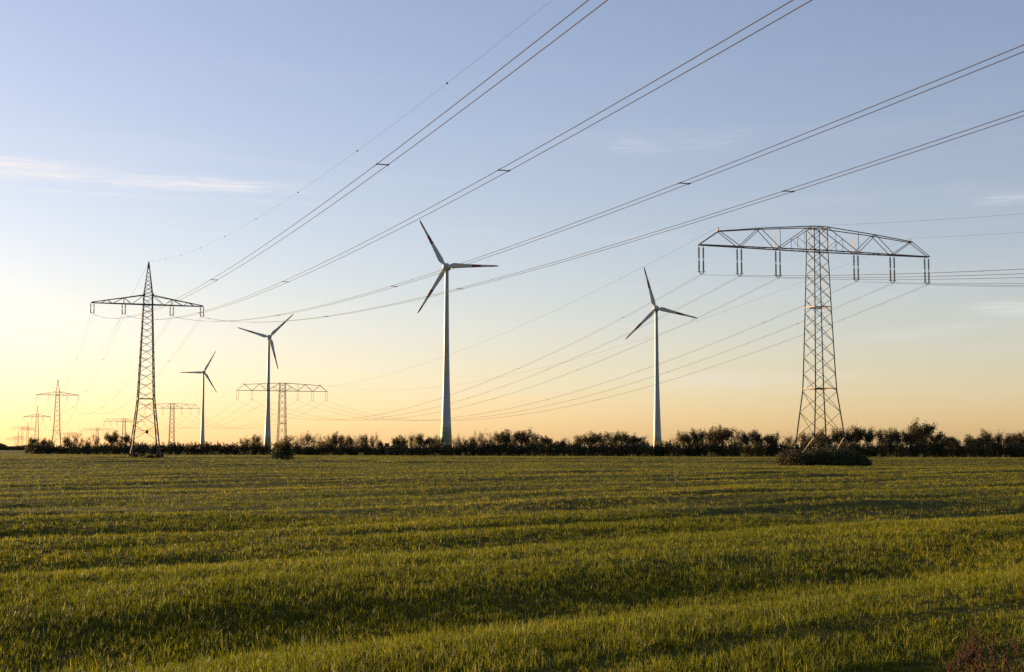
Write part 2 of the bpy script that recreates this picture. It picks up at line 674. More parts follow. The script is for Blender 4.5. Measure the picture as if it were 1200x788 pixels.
def make_turbine():
    root = empty('wind_turbine', (0, 0, 0))
    m = MB()
    prof = []
    for k in range(41):
        t = k / 40
        d = 2.5 + 1.9 * (1 - t) + 3.6 * (1 - t) ** 3.2
        prof.append((d / 2, t * (HUB - 2.0)))
    m.lathe(prof, 40)
    m.build('tower', M['tower'], root, True)
    d = MB()
    d.box((0, -4.12, 3.2), (1.1, .25, 2.2))
    d.build('door', M['nacelle'], root)
    # egg shaped nacelle about the rotor axis (-Y local), rotor in front
    nac = MB()
    pr = []
    for k in range(25):
        s = k / 24
        y = -2.2 + s * 8.6
        pr.append((2.55 * math.sqrt(max(0.0, math.sin(math.pi * min(1, .40 + .60 * s)))) + .02, y))
    nac.lathe(pr, 28, (0, 1, 0), (0, 0, HUB))
    nac.build('nacelle', M['nacelle'], root, True)
    v = MB()
    v.bar((0, 4.2, HUB + 1.9), (0, 4.2, HUB + 3.6), .12)
    v.bar((-.45, 4.2, HUB + 3.4), (.45, 4.2, HUB + 3.4), .10)
    v.build('wind_vane', M['spacer'], root)
    hub = MB()
    pr = []
    for k in range(17):
        s = k / 16
        pr.append((2.35 * math.sqrt(max(0, 1 - (1 - s) ** 2)) + .01, -5.6 + s * 3.3))
    hub.lathe(pr, 28, (0, 1, 0), (0, 0, HUB))
    hub.build('hub', M['nacelle'], root, True)
    return root


BLADE = blade_mesh()
TURB = make_turbine()


def place_turbine(o, px, py, D, yaw, a0, label):
    p = at(px, py, D)
    o.location = (p.x, p.y, p.z - HUB)
    o.rotation_euler = (0, 0, yaw)
    tag(o, label, 'wind turbine', 'white wind turbines behind the tree line')
    for k in range(3):
        b = bpy.data.objects.new('blade', BLADE)
        col.objects.link(b)
        b.parent = o
        b.location = (0, -4.0, HUB)
        # image angle (anticlockwise from right) -> rotation about local Y (seen from -Y)
        b.rotation_euler = (0, R(90 - a0 - 120 * k), 0)


specs = [
    (523.5, 313.5, 891, -9, 119, 'tallest white wind turbine, red banded blades, tower in the middle of the picture'),
    (769.0, 362.0, 1118, -12, 105, 'white wind turbine standing just left of the big lattice pylon on the right'),
    (315.2, 395.5, 1450, 20, 45, 'dark backlit wind turbine whose foot stands beside the lone bush'),
    (238.6, 436.4, 2010, 24, 62, 'smallest and farthest wind turbine, right of the spired lattice pylon'),
]
turbs = [TURB] + [copy_tree(TURB) for _ in specs[1:]]
for o, s in zip(turbs, specs):
    place_turbine(o, s[0], s[1], s[2], R(s[3]), s[4], s[5])


# ------------------------------------------------------------------ lattice pylons
def lerp(a, b, t):
    return a + (b - a) * t


def width_fn(pts):
    zs = [p[0] for p in pts]
    ws = [p[1] for p in pts]
    return lambda z: float(np.interp(z, zs, ws))


def insulator(mb_s, x, y, ztop, zbot, r):
    """one long-rod string: thin rod with sheds"""
    mb_s.bar((x, y, ztop), (x, y, zbot), r * .55, 5)
    L = ztop - zbot
    for z0, z1 in ((.06, .46), (.54, .92)):
        n = max(3, int(L * 5))
        for k in range(n):
            z = ztop - L * (z0 + (z1 - z0) * (k + .5) / n)
            mb_s.lathe([(r * .5, z - .028), (r * 1.25, z - .02), (r * 1.15, z + .006), (r * .5, z + .028)], 7, None, (x, y, 0))
    mb_s.lathe([(r * .6, zbot + L * .035), (r * 2.3, zbot + L * .045), (r * 2.3, zbot + L * .06), (r * .6, zbot + L * .07)], 8, None, (x, y, 0))
    for zz in (ztop - L * .5,):
        mb_s.lathe([(r * .4, zz - .05), (r * 1.1, zz - .02), (r * 1.1, zz + .02), (r * .4, zz + .05)], 8, None, (x, y, 0))


def simple_string(mb_s, x, y, ztop, zbot, r):
    mb_s.bar((x, y, ztop), (x, y, zbot), r * 1.7, 4)


def tower_body(root, wf, z0, z1, levels, legw, brw, mt, xbrace, belts=(), diag_only=False):
    corner = [(-1, -1), (1, -1), (1, 1), (-1, 1)]

    def P(c, z):
        return Vector((c[0] * wf(z) / 2, c[1] * wf(z) / 2, z))
    brk = sorted(set([z0, z1] + [z for z in levels if z0 < z < z1]))
    for c in corner:
        m = MB()
        for a, b in zip(brk[:-1], brk[1:]):
            m.bar(P(c, a), P(c, b), lerp(legw, legw * .6, (a - z0) / (z1 - z0)), 4)
        m.build('leg', mt, root)
    m = MB()
    for i, (a, b) in enumerate(zip(brk[:-1], brk[1:])):
        for k in range(4):
            c, d = corner[k], corner[(k + 1) % 4]
            if diag_only:
                # one slanting strut per face, all leaning the same way round the tower
                m.bar(P(c, a), P(d, b), brw, 3, caps=False)
                if k % 2:
                    continue
                m.bar(lerp(P(c, a), P(c, b), .5), lerp(P(d, a), P(d, b), .72), brw * .5, 3, caps=False)
            else:
                m.bar(P(c, a), P(d, b), brw, 3, caps=False)
                m.bar(P(d, a), P(c, b), brw, 3, caps=False)
    m.build('bracing', mt, root)
    if belts:
        for z in belts:
            m = MB()
            for k in range(4):
                m.bar(P(corner[k], z), P(corner[(k + 1) % 4], z), brw * 1.9, 4)
            m.bar(P(corner[0], z), P(corner[2], z), brw, 4)
            m.bar(P(corner[1], z), P(corner[3], z), brw, 4)
            m.build('belt', mt, root)
    return P


def wide_pylon(label, x, y, zg, theta, half, zl, zt, zp, ins, wpts, near, mt, belts=(), legw=.2, thick=1.0):
    """flat-topped pylon with one long truss crossarm and six suspension sets. z values are world heights."""
    root = empty('lattice_pylon', (x, y, zg), theta)
    tag(root, label, 'pylon', 'flat-topped pylons of the wide power line')
    zl, zt, zp = zl - zg, zt - zg, zp - zg
    wf = width_fn([(z - zg, w) for z, w in wpts])
    # panel levels: height about 0.75 of the width
    lv, z = [], 0.0
    while z < zt:
        lv.append(z)
        z += max(1.6, wf(z) * (.72 if near else 1.0))
    lv += [zl]
    lv = [q for q in lv if abs(q - zl) > .7 or q == zl]
    tower_body(root, wf, 0, zt, lv, legw, .085 * thick, mt, True, [b - zg for b in belts])
    # crossarm
    hx = half / 20.6
    low = [-20.6, -13.7, -7.0, 0, 7.0, 13.7, 20.6]
    upn = [(-17.2, zp), (-10.3, lerp(zp, zt, .5)), (-1.3, zt), (1.3, zt), (10.3, lerp(zp, zt, .5)), (17.2, zp)]
    m = MB()
    a0 = wf(zl) / 2

    def yo(X):
        return lerp(a0, .32, min(1, abs(X) / 20.6))
    for s in (-1, 1):
        for p, q in zip(low[:-1], low[1:]):
            m.bar((p * hx, s * yo(p), zl), (q * hx, s * yo(q), zl), .20 * thick, 4)
        U = [Vector((X * hx, s * yo(X) * .9, Z)) for X, Z in upn]
        for p, q in zip(U[:-1], U[1:]):
            m.bar(p, q, .16 * thick, 4)

        def Lw(X):
            return Vector((X * hx, s * yo(X), zl))
        dg = [(U[0], Lw(-20.6)), (U[0], Lw(-13.7)), (U[1], Lw(-13.7)), (U[1], Lw(-7)), (U[2], Lw(-7)),
              (U[5], Lw(20.6)), (U[5], Lw(13.7)), (U[4], Lw(13.7)), (U[4], Lw(7)), (U[3], Lw(7))]
        for p, q in dg:
            m.bar(p, q, .115 * thick, 4)
        # posts and small struts of the inner bays
        for sg in (-1, 1):
            ui, uo = (U[2], U[1]) if sg < 0 else (U[3], U[4])
            top = lerp(uo, ui, abs(7 - 10.3) / 9.0)
            m.bar(Lw(7 * sg), top, .085 * thick, 3)
            mid = lerp(Lw(7 * sg), ui, .52)
            m.bar(mid, Vector((mid.x, mid.y, zl)), .065 * thick, 3)
            m.bar(mid, Lw(1.6 * sg), .065 * thick, 3)
            m.bar(lerp(Lw(7 * sg), ui, .74), Vector((lerp(Lw(7 * sg), ui, .74).x, mid.y, zl)), .05 * thick, 3)
    for X in low + [-10.3, 10.3, -17.2, 17.2]:
        m.bar((X * hx, -yo(X), zl), (X * hx, yo(X), zl), .09 * thick, 3)
    for X, Z in upn:
        m.bar((X * hx, -yo(X) * .9, Z), (X * hx, yo(X) * .9, Z), .09 * thick, 3)
    if near:   # flat lacing between the two lower chords
        xs = np.linspace(-20.6, 20.6, 25)
        for i in range(24):
            sgn = 1 if i % 2 else -1
            m.bar((xs[i] * hx, -sgn * yo(xs[i]), zl), (xs[i + 1] * hx, sgn * yo(xs[i + 1]), zl), .05, 3, caps=False)
    m.build('crossarm', mt, root)
    for X in (-17.2, 17.2):
        pk = MB()
        pk.bar((X * hx, 0, zp - .1), (X * hx, 0, zp + .7), .2 * thick, 5, .12)
        pk.box((X * hx, 0, zp + .02), (.7 * thick, .5 * thick, .16))
        pk.build('earth_wire_bracket', mt, root)
    att = []
    for X in (-20.2, -13.7, -7.0, 7.0, 13.7, 20.2):
        gap = .40
        for s in (-1, 1):
            i = MB()
            (insulator if near else simple_string)(i, X * hx + s * gap, 0, zl - .15, zl - ins + .25, (.135 if near else .075) * thick)
            i.build('insulator_string', M['porcelain'] if near else mt, root)
        i = MB()
        i.bar((X * hx - gap - .08, 0, zl - ins + .25), (X * hx + gap + .08, 0, zl - ins + .25), .10 * thick, 4)
        i.bar((X * hx - .2, 0, zl - ins + .25), (X * hx - .2, 0, zl - ins - .02), .07 * thick, 4)
        i.bar((X * hx + .2, 0, zl - ins + .25), (X * hx + .2, 0, zl - ins - .02), .07 * thick, 4)
        i.bar((X * hx - .3, 0, zl - ins), (X * hx + .3, 0, zl - ins), .08 * thick, 4)
        i.build('yoke', mt, root)
        att.append(Vector((X * hx, 0, zl - ins)))
    eat = [Vector((X * hx, 0, zp + .7)) for X in (-17.2, 17.2)]
    if near:
        for c in ((-1, -1), (1, -1), (1, 1), (-1, 1)):
            ft = MB()
            ft.lathe([(.42, -.6), (.42, .45), (.30, .55)], 10, None, (c[0] * wf(0) / 2, c[1] * wf(0) / 2, 0))
            ft.build('footing', M['concrete'], root)
    MW = Matrix.Translation((x, y, zg)) @ Matrix.Rotation(theta, 4, 'Z')
    return [MW @ a for a in att], [MW @ a for a in eat]


def spire_pylon(label, x, y, zg, theta, half, zl, zu, za, ins, wpts, near, mt, belts=(), legw=.16, thick=1.0):
    """slender pylon with one tapering crossarm, a pointed earth-wire spire and four suspension sets."""
    root = empty('lattice_pylon', (x, y, zg), theta)
    tag(root, label, 'pylon', 'spired pylons of the narrow power line')
    zl, zu, za = zl - zg, zu - zg, za - zg
    wf = width_fn([(z - zg, w) for z, w in wpts])
    lv, z = [], 0.0
    while z < zu:
        lv.append(z)
        z += max(.9, wf(z) * (.62 if near else .95))
    lv = [q for q in lv if abs(q - zl) > .5] + [zl]
    tower_body(root, wf, 0, zu, lv, legw, .07 * thick, mt, False, [b - zg for b in belts], diag_only=True)
    a = wf(zu) / 2
    m = MB()
    for sx in (-1, 1):
        for sy in (-1, 1):
            m.bar((sx * a, sy * a, zu), (sx * .06, sy * .06, za), .11 * thick, 4, .07 * thick)
    n = 7 if near else 4
    for k in range(n):
        t0, t1 = k / n * .86, (k + 1) / n * .86
        r0, r1 = lerp(a, .06, t0), lerp(a, .06, t1)
        h0, h1 = lerp(zu, za, t0), lerp(zu, za, t1)
        for p, q in (((-1, -1), (1, -1)), ((1, -1), (1, 1)), ((1, 1), (-1, 1)), ((-1, 1), (-1, -1))):
            m.bar((p[0] * r0, p[1] * r0, h0), (q[0] * r1, q[1] * r1, h1), .05 * thick, 3, caps=False)
            m.bar((q[0] * r0, q[1] * r0, h0), (p[0] * r1, p[1] * r1, h1), .05 * thick, 3, caps=False)
    m.bar((0, 0, za - .9), (0, 0, za + .25), .2 * thick, 5, .12 * thick)
    m.build('spire', mt, root)
    m = MB()
    hx = half / 9.5
    xn = 4.05 * hx

    def yo(X):
        return lerp(a, .1, min(1, abs(X) / half))
    zn = lerp(zu, zl + .12, .40)
    for s in (-1, 1):
        m.bar((-half, s * yo(half), zl), (0, s * a, zl), .17 * thick, 4)
        m.bar((half, s * yo(half), zl), (0, s * a, zl), .17 * thick, 4)
        for sg in (-1, 1):
            T = Vector((sg * a, s * a, zu))
            Nn = Vector((sg * xn, s * yo(xn), zn))
            E = Vector((sg * half * .985, s * yo(half), zl + .12))
            m.bar(T, Nn, .13 * thick, 4)
            m.bar(Nn, E, .13 * thick, 4)
            lo = lambda X: Vector((sg * X, s * yo(X), zl))
            m.bar(Nn, lo(xn), .07 * thick, 3)
            for p, q in ((T, lo(lerp(a, xn, .6))), (lo(lerp(a, xn, .6)), Nn), (Nn, lo(lerp(xn, half, .35))), (lo(lerp(xn, half, .35)), lerp(Nn, E, .52)), (lerp(Nn, E, .52), lo(lerp(xn, half, .72)))):
                m.bar(p, q, .07 * thick, 3)
    for X in (half, xn, lerp(xn, half, .35), lerp(a, xn, .6)):
        for sg in (-1, 1):
            m.bar((sg * X, -yo(X), zl), (sg * X, yo(X), zl), .07 * thick, 3)
    m.build('crossarm', mt, root)
    if near:
        g = MB()
        for sx in (-1, 1):
            g.box((sx * a, -a - .03, zu), (.34, .05, .5))
            g.box((sx * a, -a - .03, zl), (.26, .05, .34))
        g.build('gusset_plate', mt, root)
        b = MB()
        b.lathe([(.05, -.26), (.20, -.21), (.25, 0), (.20, .21), (.05, .26)], 12, None, (.1, -wf(4.3) / 2, 4.0))
        b.bar((.1, -wf(4.3) / 2, 4.3), (.1, -wf(4.3) / 2, 4.9), .06)
        b.build('hanging_drum', M['spacer'], root)
    att = []
    for X in (-9.25 * hx, -4.05 * hx, 4.05 * hx, 9.25 * hx):
        gap = .25
        for s in (-1, 1):
            i = MB()
            (insulator if near else simple_string)(i, X + s * gap, 0, zl - .08, zl - ins + .12, (.10 if near else .06) * thick)
            i.build('insulator_string', M['porcelain'] if near else mt, root)
        i = MB()
        i.bar((X - gap - .06, 0, zl - ins + .12), (X + gap + .06, 0, zl - ins + .12), .08 * thick, 4)
        i.bar((X - .2, 0, zl - ins + .12), (X - .2, 0, zl - ins - .02), .06 * thick, 4)
        i.bar((X + .2, 0, zl - ins + .12), (X + .2, 0, zl - ins - .02), .06 * thick, 4)
        i.build('yoke', mt, root)
        att.append(Vector((X, 0, zl - ins)))
    MW = Matrix.Translation((x, y, zg)) @ Matrix.Rotation(theta, 4, 'Z')
    return [MW @ q for q in att], [MW @ Vector((0, 0, za + .2))]


def zpx(py, D):
    return at(600, py, D).z


# wide line on the right, running away to the left
pc = at(957.6, 293.8, 235)
zg = -.62
wideA = wide_pylon('big flat-topped lattice pylon rising from the dark bush on the right', pc.x, 235, zg, R(19.1), 22.4, 35.75, 39.8, 38.2, 4.95,
                   [(zg, 6.75), (2.0, 6.2), (12.3, 4.0), (26.1, 3.14), (35.75, 2.6), (40, 2.55)], True, M['steel'], belts=(12.3, 26.1), legw=.22)
wide_far = []
wl = [
    (331, 625, 458.4, 449.2, 451.5, 10.9, 53.2, 1.15, 'flat-topped pylon behind the dark backlit turbine and the lone bush'),
    (201.8, 990, 478.7, 473.0, 474.5, 6.6, 32.5, 1.35, 'flat-topped pylon between the spired pylon and the smallest turbine'),
    (145.6, 1360, 494.4, 490.8, 491.8, 4.8, 24, 1.5, 'flat-topped pylon half hidden behind the left leg of the spired pylon'),
    (114, 1730, 504.3, 501.8, 502.5, 4.0, 19, 1.6, 'faint flat-topped pylon just showing over the left trees'),
    (80.5, 2100, 509.2, 507.2, 507.8, 3.2, 15.5, 1.7, 'faint flat-topped pylon behind the trees right of the second spired pylon'),
    (26.3, 2480, 501.8, 500.0, 500.5, 3.0, 13.0, 1.8, 'taller of the two faint flat-topped pylons at the far left edge'),
    (18.2, 2900, 514.8, 513.5, 513.8, 2.6, 10.5, 1.9, 'shortest and faintest flat-topped pylon at the far left edge'),
]
for px, D, yl, yt, yp, insp, hp, th, lab in wl:
    p = at(px, yl, D)
    s = D / F
    top = zpx(yt, D)
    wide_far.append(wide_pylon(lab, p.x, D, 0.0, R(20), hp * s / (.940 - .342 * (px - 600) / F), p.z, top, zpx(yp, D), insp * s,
                               [(0, 4.6), (10, 3.3), (top, 2.5)], False, M['steel_hazed'] if D > 700 else M['steel'], belts=(p.z * .48,), legw=.24 * th, thick=th))

# narrow line on the left
pc = at(173.4, 356.8, 227)
zg = gz(pc.x, 227)
spireA = spire_pylon('tall spired lattice pylon standing in the field on the left', pc.x, 227, zg, R(20.1), 8.97, 25.75, 27.3, 32.7, 1.75,
                     [(zg, 4.5), (10.3, 2.55), (18.5, 1.95), (25.75, 1.42), (28, 1.36)], True, M['steel_dark'], belts=(10.3,), legw=.19)
spire_far = []
sl = [
    (67.6, 600, 463.2, 459.3, 445, 5.0, 25.2, 1.25, 'second spired pylon, behind the left end of the trees'),
    (43.6, 970, 488.6, 485.8, 476.5, 3.2, 15.8, 1.6, 'third spired pylon, just left of the trees at far left'),
    (32.5, 1700, 503.4, 501.6, 494.0, 2.0, 9.0, 2.0, 'fourth spired pylon, faint beside the far flat-topped one'),
    (21.5, 2250, 512.4, 511.0, 505.5, 1.6, 6.8, 2.2, 'farthest spired pylon, tiny and faint near the left edge'),
]
for px, D, yl, yu, ya, insp, hp, th, lab in sl:
    p = at(px, yl, D)
    s = D / F
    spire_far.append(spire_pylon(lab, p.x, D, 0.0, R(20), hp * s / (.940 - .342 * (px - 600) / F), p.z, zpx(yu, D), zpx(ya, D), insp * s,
                                 [(0, 4.4), (p.z * .4, 2.6), (p.z, 1.5), (p.z + 3, 1.4)], False, M['steel_hazed'] if D > 700 else M['steel_dark'], belts=(p.z * .4,), legw=.2 * th, thick=th))


# ------------------------------------------------------------------ overhead lines
def cat(a, b, sag, t):
    p = a.lerp(b, t)
    p.z -= 4 * sag * t * (1 - t)
    return p


def twin_line(label, group, a, b, sag, rad, sep, spacers, n=80, near=True, mt=None):
    """two parallel conductors held apart by spacers"""
    d = (b - a)
    side = Vector((d.y, -d.x, 0)).normalized() * (sep / 2)
    mt = mt or M['wire']
    root = empty('overhead_line', a)
    tag(root, label, 'power line', group)
    ts = [i / n for i in range(n + 1)]
    for s in (-1, 1):
        m = MB()
        m.tube([cat(a, b, sag, t) + side * s - a for t in ts], rad, 5 if near else 4)
        m.build('conductor', mt, root, True)
    for t in spacers:
        p = cat(a, b, sag, t) - a
        m = MB()
        m.bar(p - side * 1.12, p + side * 1.12, .034 if near else .05, 5)
        for s in (-1, 1):
            dv = d.normalized() * .11
            m.bar(p + side * s - dv, p + side * s + dv, .052, 6)
        m.build('spacer', M['spacer'], root)
    return root


def single_line(label, group, a, b, sag, rad, marks=(), n=80, mt=None, name='earth_wire'):
    root = empty(name, a)
    tag(root, label, 'power line', group)
    m = MB()
    m.tube([cat(a, b, sag, i / n) - a for i in range(n + 1)], rad, 5)
    m.build('conductor', mt or M['wire'], root, True)
    for t in marks:
        p = cat(a, b, sag, t) - a
        m = MB()
        m.lathe([(.015, -.055), (.04, -.04), (.055, 0), (.04, .04), (.015, .055)], 10, None, p)
        m.build('marker_ball', M['spacer'], root)
    return root


ordn = ['leftmost', 'second from left', 'third from left', 'fourth from left', 'fifth from left', 'rightmost']
# narrow line: coming overhead to the right (next pylon stands behind the camera)
cen = sum((Vector(v) for v in spireA[0]), Vector()) / 4
rot = Matrix.Rotation(-.13, 3, 'Z')
step = Vector((119.3, -330.6, -3.1))
spac0 = [(448, 194), (590.3, 202.7), (802, 218.5), (924, 226)]


def t_at_px(a, b, sag, px):
    c, s = math.cos(PITCH), math.sin(PITCH)
    best, bt = 1e9, .3
    for i in range(6600):
        t = i / 10000
        p = cat(a, b, sag, t)
        dep = p.y * c + (p.z - CAMH) * s
        if dep < 3:
            break
        x = 600 + F * p.x / dep
        if abs(x - px) < best:
            best, bt = abs(x - px), t
    return bt


lab4 = ['highest and steepest twin conductor sweeping from the spired pylon to the top edge',
        'second twin conductor from the top, crossing the upper blade tip of the tallest turbine',
        'third twin conductor from the top, passing just under the hub of the tallest turbine',
        'lowest of the four twin conductors rising to the right edge above the big pylon']
far_end = [Vector(v) for v in ((-67.6, 224.0, 23.8), (-63.0, 225.8, 23.9), (-55.8, 228.2, 23.9), (-51.2, 230.0, 24.0))]
cen = sum(far_end, Vector()) / 4
for k, a in enumerate(spireA[0]):
    b = cen + rot @ (far_end[k] - cen) + step + Vector(((.55, 0, 0, 0)[k], 0, 0))
    t0 = t_at_px(a, b, 9.7, spac0[k][0])
    sp = [t0 + j * .125 for j in range(-6, 5) if .02 < t0 + j * .125 < .97]
    twin_line(lab4[k], 'twin conductors of the narrow line passing overhead', a, b, 9.7, .0135, .42, sp, 110)
a = spireA[1][0]
b = cen + rot @ (a - cen) + step + Vector((.35, 0, -.5))
t1, t2 = t_at_px(a, b, 10.0, 418.7), t_at_px(a, b, 10.0, 523.8)
dt = t2 - t1
single_line('thin earth wire with small balls running from the spire to the top edge', 'earth wires', a, b, 10.0, .0062,
            [t1 + j * dt for j in range(-8, 4) if .01 < t1 + j * dt < .95], 110)
# narrow line going away
chain = [spireA] + spire_far[:2]
nm = ['the first and second spired pylons', 'the second and third spired pylons']
for i in range(2):
    for k in range(4):
        twin_line(f'faint twin conductor hanging between {nm[i]}, {ordn[k] if k < 3 else "rightmost"} of four', 'far twin conductors of the narrow line',
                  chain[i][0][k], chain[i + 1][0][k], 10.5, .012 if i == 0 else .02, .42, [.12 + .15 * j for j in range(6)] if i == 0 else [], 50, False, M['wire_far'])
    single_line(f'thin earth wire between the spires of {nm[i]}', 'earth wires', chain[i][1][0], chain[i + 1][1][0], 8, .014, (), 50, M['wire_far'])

# wide line: off to the right edge
cen = sum((Vector(v) for v in wideA[0]), Vector()) / 6
step = Vector((149, -362, -3))
for k, a in enumerate(wideA[0]):
    twin_line(f'twin conductor from the big pylon to the right edge, {ordn[k]} insulator pair', 'twin conductors of the wide line leaving to the right',
              a, a + step, 12.0, .015, .42, [.06 + .11 * j for j in range(7)], 90)
for k, a in enumerate(wideA[1]):
    single_line(f'earth wire from the {("left", "right")[k]} end of the big crossarm to the right edge', 'earth wires', a, a + step, (14.0, 10.5)[k], .012, (), 90)
chain = [wideA] + wide_far[:3]
nm = ['the big pylon and the one behind the lone bush', 'the second and third flat-topped pylons', 'the third and fourth flat-topped pylons']
sg = [15.6, 11.5, 11]
for i in range(3):
    for k in range(6):
        twin_line(f'twin conductor between {nm[i]}, {ordn[k]}', 'twin conductors of the wide line going away',
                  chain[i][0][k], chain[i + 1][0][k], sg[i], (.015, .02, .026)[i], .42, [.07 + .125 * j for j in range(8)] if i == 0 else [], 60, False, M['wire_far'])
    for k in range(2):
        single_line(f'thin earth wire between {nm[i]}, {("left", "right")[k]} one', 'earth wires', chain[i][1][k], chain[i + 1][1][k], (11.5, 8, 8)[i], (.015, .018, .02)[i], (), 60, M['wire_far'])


# ------------------------------------------------------------------ trees and shrubs
def tree_proto(kind, seed, H=6.5):
    """trunk with limbs + crown of leaf faces, about H tall and unit aspect; returns (trunk mesh, crown mesh, width)"""
    rs = np.random.default_rng(seed)
    tr = MB()
    tips = []

    def limb(p, d, L, r, depth):
        pts, rads = [p.copy()], [r]
        n = 4
        for i in range(n):
            d = (d + Vector(rs.normal(0, .16, 3)) + Vector((0, 0, .06))).normalized()
            p = p + d * (L / n)
            pts.append(p.copy())
            rads.append(r * (1 - .75 * (i + 1) / n))
            if depth > 0 and i >= 1:
                for _ in range(2 if depth > 1 else 1):
                    a = rs.uniform(0, 6.28)
                    s = Vector((math.cos(a), math.sin(a), rs.uniform(.0, .6))).normalized()
                    limb(p, (d * .55 + s * .8).normalized(), L * rs.uniform(.42, .62), r * .45, depth - 1)
            if depth <= 1:
                tips.append(p.copy())
        tr.tube(pts, rads, 5 if depth else 3, False)
    spread = {'dense': .55, 'round': .7, 'sparse': .45, 'stem': .35}[kind]
    if kind in ('dense', 'round'):
        t = Vector((0, 0, 0))
        pts = [t, Vector((.05, .02, H * .12)), Vector((.0, .05, H * .24)), Vector((.06, 0, H * .34)), Vector((.02, .03, H * .55))]
        tr.tube(pts, [.20, .16, .14, .12, .06], 7)
        for k in range(9):
            zz = H * rs.uniform(.16, .5)
            a = k * 2.4 + rs.uniform(-.4, .4)
            d = Vector((math.cos(a) * spread, math.sin(a) * spread, .75)).normalized()
            limb(Vector((.03, .03, zz)), d, H * rs.uniform(.36, .48), .08, 2)
    else:
        for k in range(6 if kind == 'stem' else 5):
            a = k * 6.28 / 5.5 + rs.uniform(-.4, .4)
            d = Vector((math.cos(a) * spread, math.sin(a) * spread, 1)).normalized()
            limb(Vector((math.cos(a) * .2, math.sin(a) * .2, 0)), d, H * rs.uniform(.62, .84), .10, 2)
    tips = np.array([tuple(p) for p in tips])
    nl = {'dense': 4200, 'round': 4000, 'sparse': 1900, 'stem': 3300}[kind]
    # clumps: some branch ends carry much foliage, some none
    wt = rs.uniform(0, 1, len(tips)) ** 1.2
    wt /= wt.sum()
    c = tips[rs.choice(len(tips), nl, p=wt)] + rs.normal(0, .30, (nl, 3)) * (H / 6.5)
    c[:, 2] = np.clip(c[:, 2], .15, None)
    s = rs.uniform(.09, .20, nl) * (1.0 if kind != 'sparse' else .85)
    u = rs.normal(0, 1, (nl, 3))
    u /= np.linalg.norm(u, axis=1)[:, None]
    w = np.cross(u, rs.normal(0, 1, (nl, 3)))
    w /= np.linalg.norm(w, axis=1)[:, None]
    u, w = u * s[:, None], w * (s * .7)[:, None]
    v = np.stack([c - u, c + w * .8, c + u, c - w * .8], 1).reshape(-1, 3)
    i = np.arange(nl) * 4
    q = np.stack([i, i + 1, i + 2, i + 3], -1)
    top = np.percentile(c[:, 2], 98.0)
    wid = np.percentile(np.abs(c[:, 0]), 97) * 2
    mt = M['leaf_brown'] if kind == 'sparse' else (M['leaf_dark'] if kind != 'round' else M['leaf_green'])
    return tr.mesh('trunk', M['bark']), np_mesh('crown', v, None, q, mt), top, wid


def shrub_proto(seed, W, H, nl, leaf, mt, dome=.0, sparse=1.0):
    rs = np.random.default_rng(seed)
    st = MB()
    for k in range(9):
        a = rs.uniform(0, 6.28)
        r = rs.uniform(.1, .45) * W
        st.tube([(math.cos(a) * .1, math.sin(a) * .1, 0), (math.cos(a) * r * .5, math.sin(a) * r * .5, H * .4), (math.cos(a) * r * .85, math.sin(a) * r * .85, H * rs.uniform(.7, .98))], [.05, .035, .012], 4, False)
    # points in a lumpy dome
    nb = 26
    ba = rs.uniform(0, 6.28, nb)
    br = np.sqrt(rs.uniform(0, 1, nb)) * W * .40
    bz = H * rs.uniform(.15, .80, nb) * (1 - .45 * (br / (W * .5)) ** 2)
    bc = np.stack([np.cos(ba) * br, np.sin(ba) * br, bz], -1)
    c = bc[rs.integers(0, nb, nl)] + rs.normal(0, 1, (nl, 3)) * np.array([W * .085, W * .085, H * .12])
    if dome:
        n2 = int(nl * dome)
        a = rs.uniform(0, 6.28, n2)
        t = rs.uniform(0, 1, n2) ** .7
        el = np.arccos(1 - t)
        rr = rs.normal(1, .055, n2) + .07 * np.sin(a * 5 + seed) * np.sin(el * 4)
        d = np.stack([np.cos(a) * np.sin(el) * W / 2 * rr, np.sin(a) * np.sin(el) * W / 2 * rr, np.clip(np.cos(el), 0, 1) ** .7 * H * .98 * rr], -1)
        c = np.concatenate([c, d])
    # single shoots standing out of the mass
    for _ in range(16):
        a, r0 = rs.uniform(0, 6.28), math.sqrt(rs.uniform(0, 1)) * W * .42
        t = rs.uniform(.5, 1.0, 26)
        top_ = H * rs.uniform(.95, 1.22) * (1 - .45 * (r0 / (W * .5)) ** 2)
        lx_ = rs.normal(0, .12 * H, 2)
        c = np.concatenate([c, np.stack([math.cos(a) * r0 + lx_[0] * t, math.sin(a) * r0 + lx_[1] * t, top_ * t], -1) + rs.normal(0, leaf * .6, (26, 3))])
    c[:, 2] = np.abs(c[:, 2])
    n = len(c)
    s = rs.uniform(.6, 1.3, n) * leaf
    u = rs.normal(0, 1, (n, 3))
    u /= np.linalg.norm(u, axis=1)[:, None]
    w = np.cross(u, rs.normal(0, 1, (n, 3)))
    w /= np.linalg.norm(w, axis=1)[:, None]
    u, w = u * s[:, None], w * (s * .65)[:, None]
    v = np.stack([c - u, c + w, c + u, c - w], 1).reshape(-1, 3)
    i = np.arange(n) * 4
    return st.mesh('stem', M['bark']), np_mesh('foliage', v, None, np.stack([i, i + 1, i + 2, i + 3], -1), mt)


def inst(name, parts, loc, rz, sc):
    root = empty(name, loc, rz)
    root.scale = sc
    for nm_, me in parts:
        o = bpy.data.objects.new(nm_, me)
        col.objects.link(o)
        o.parent = root
    return root


KINDS = {}
for kind, seeds in (('dense', (1, 2, 3, 4)), ('round', (11, 12, 13)), ('sparse', (21, 22, 23)), ('stem', (31, 32, 33))):
    KINDS[kind] = [tree_proto(kind, s) for s in seeds]

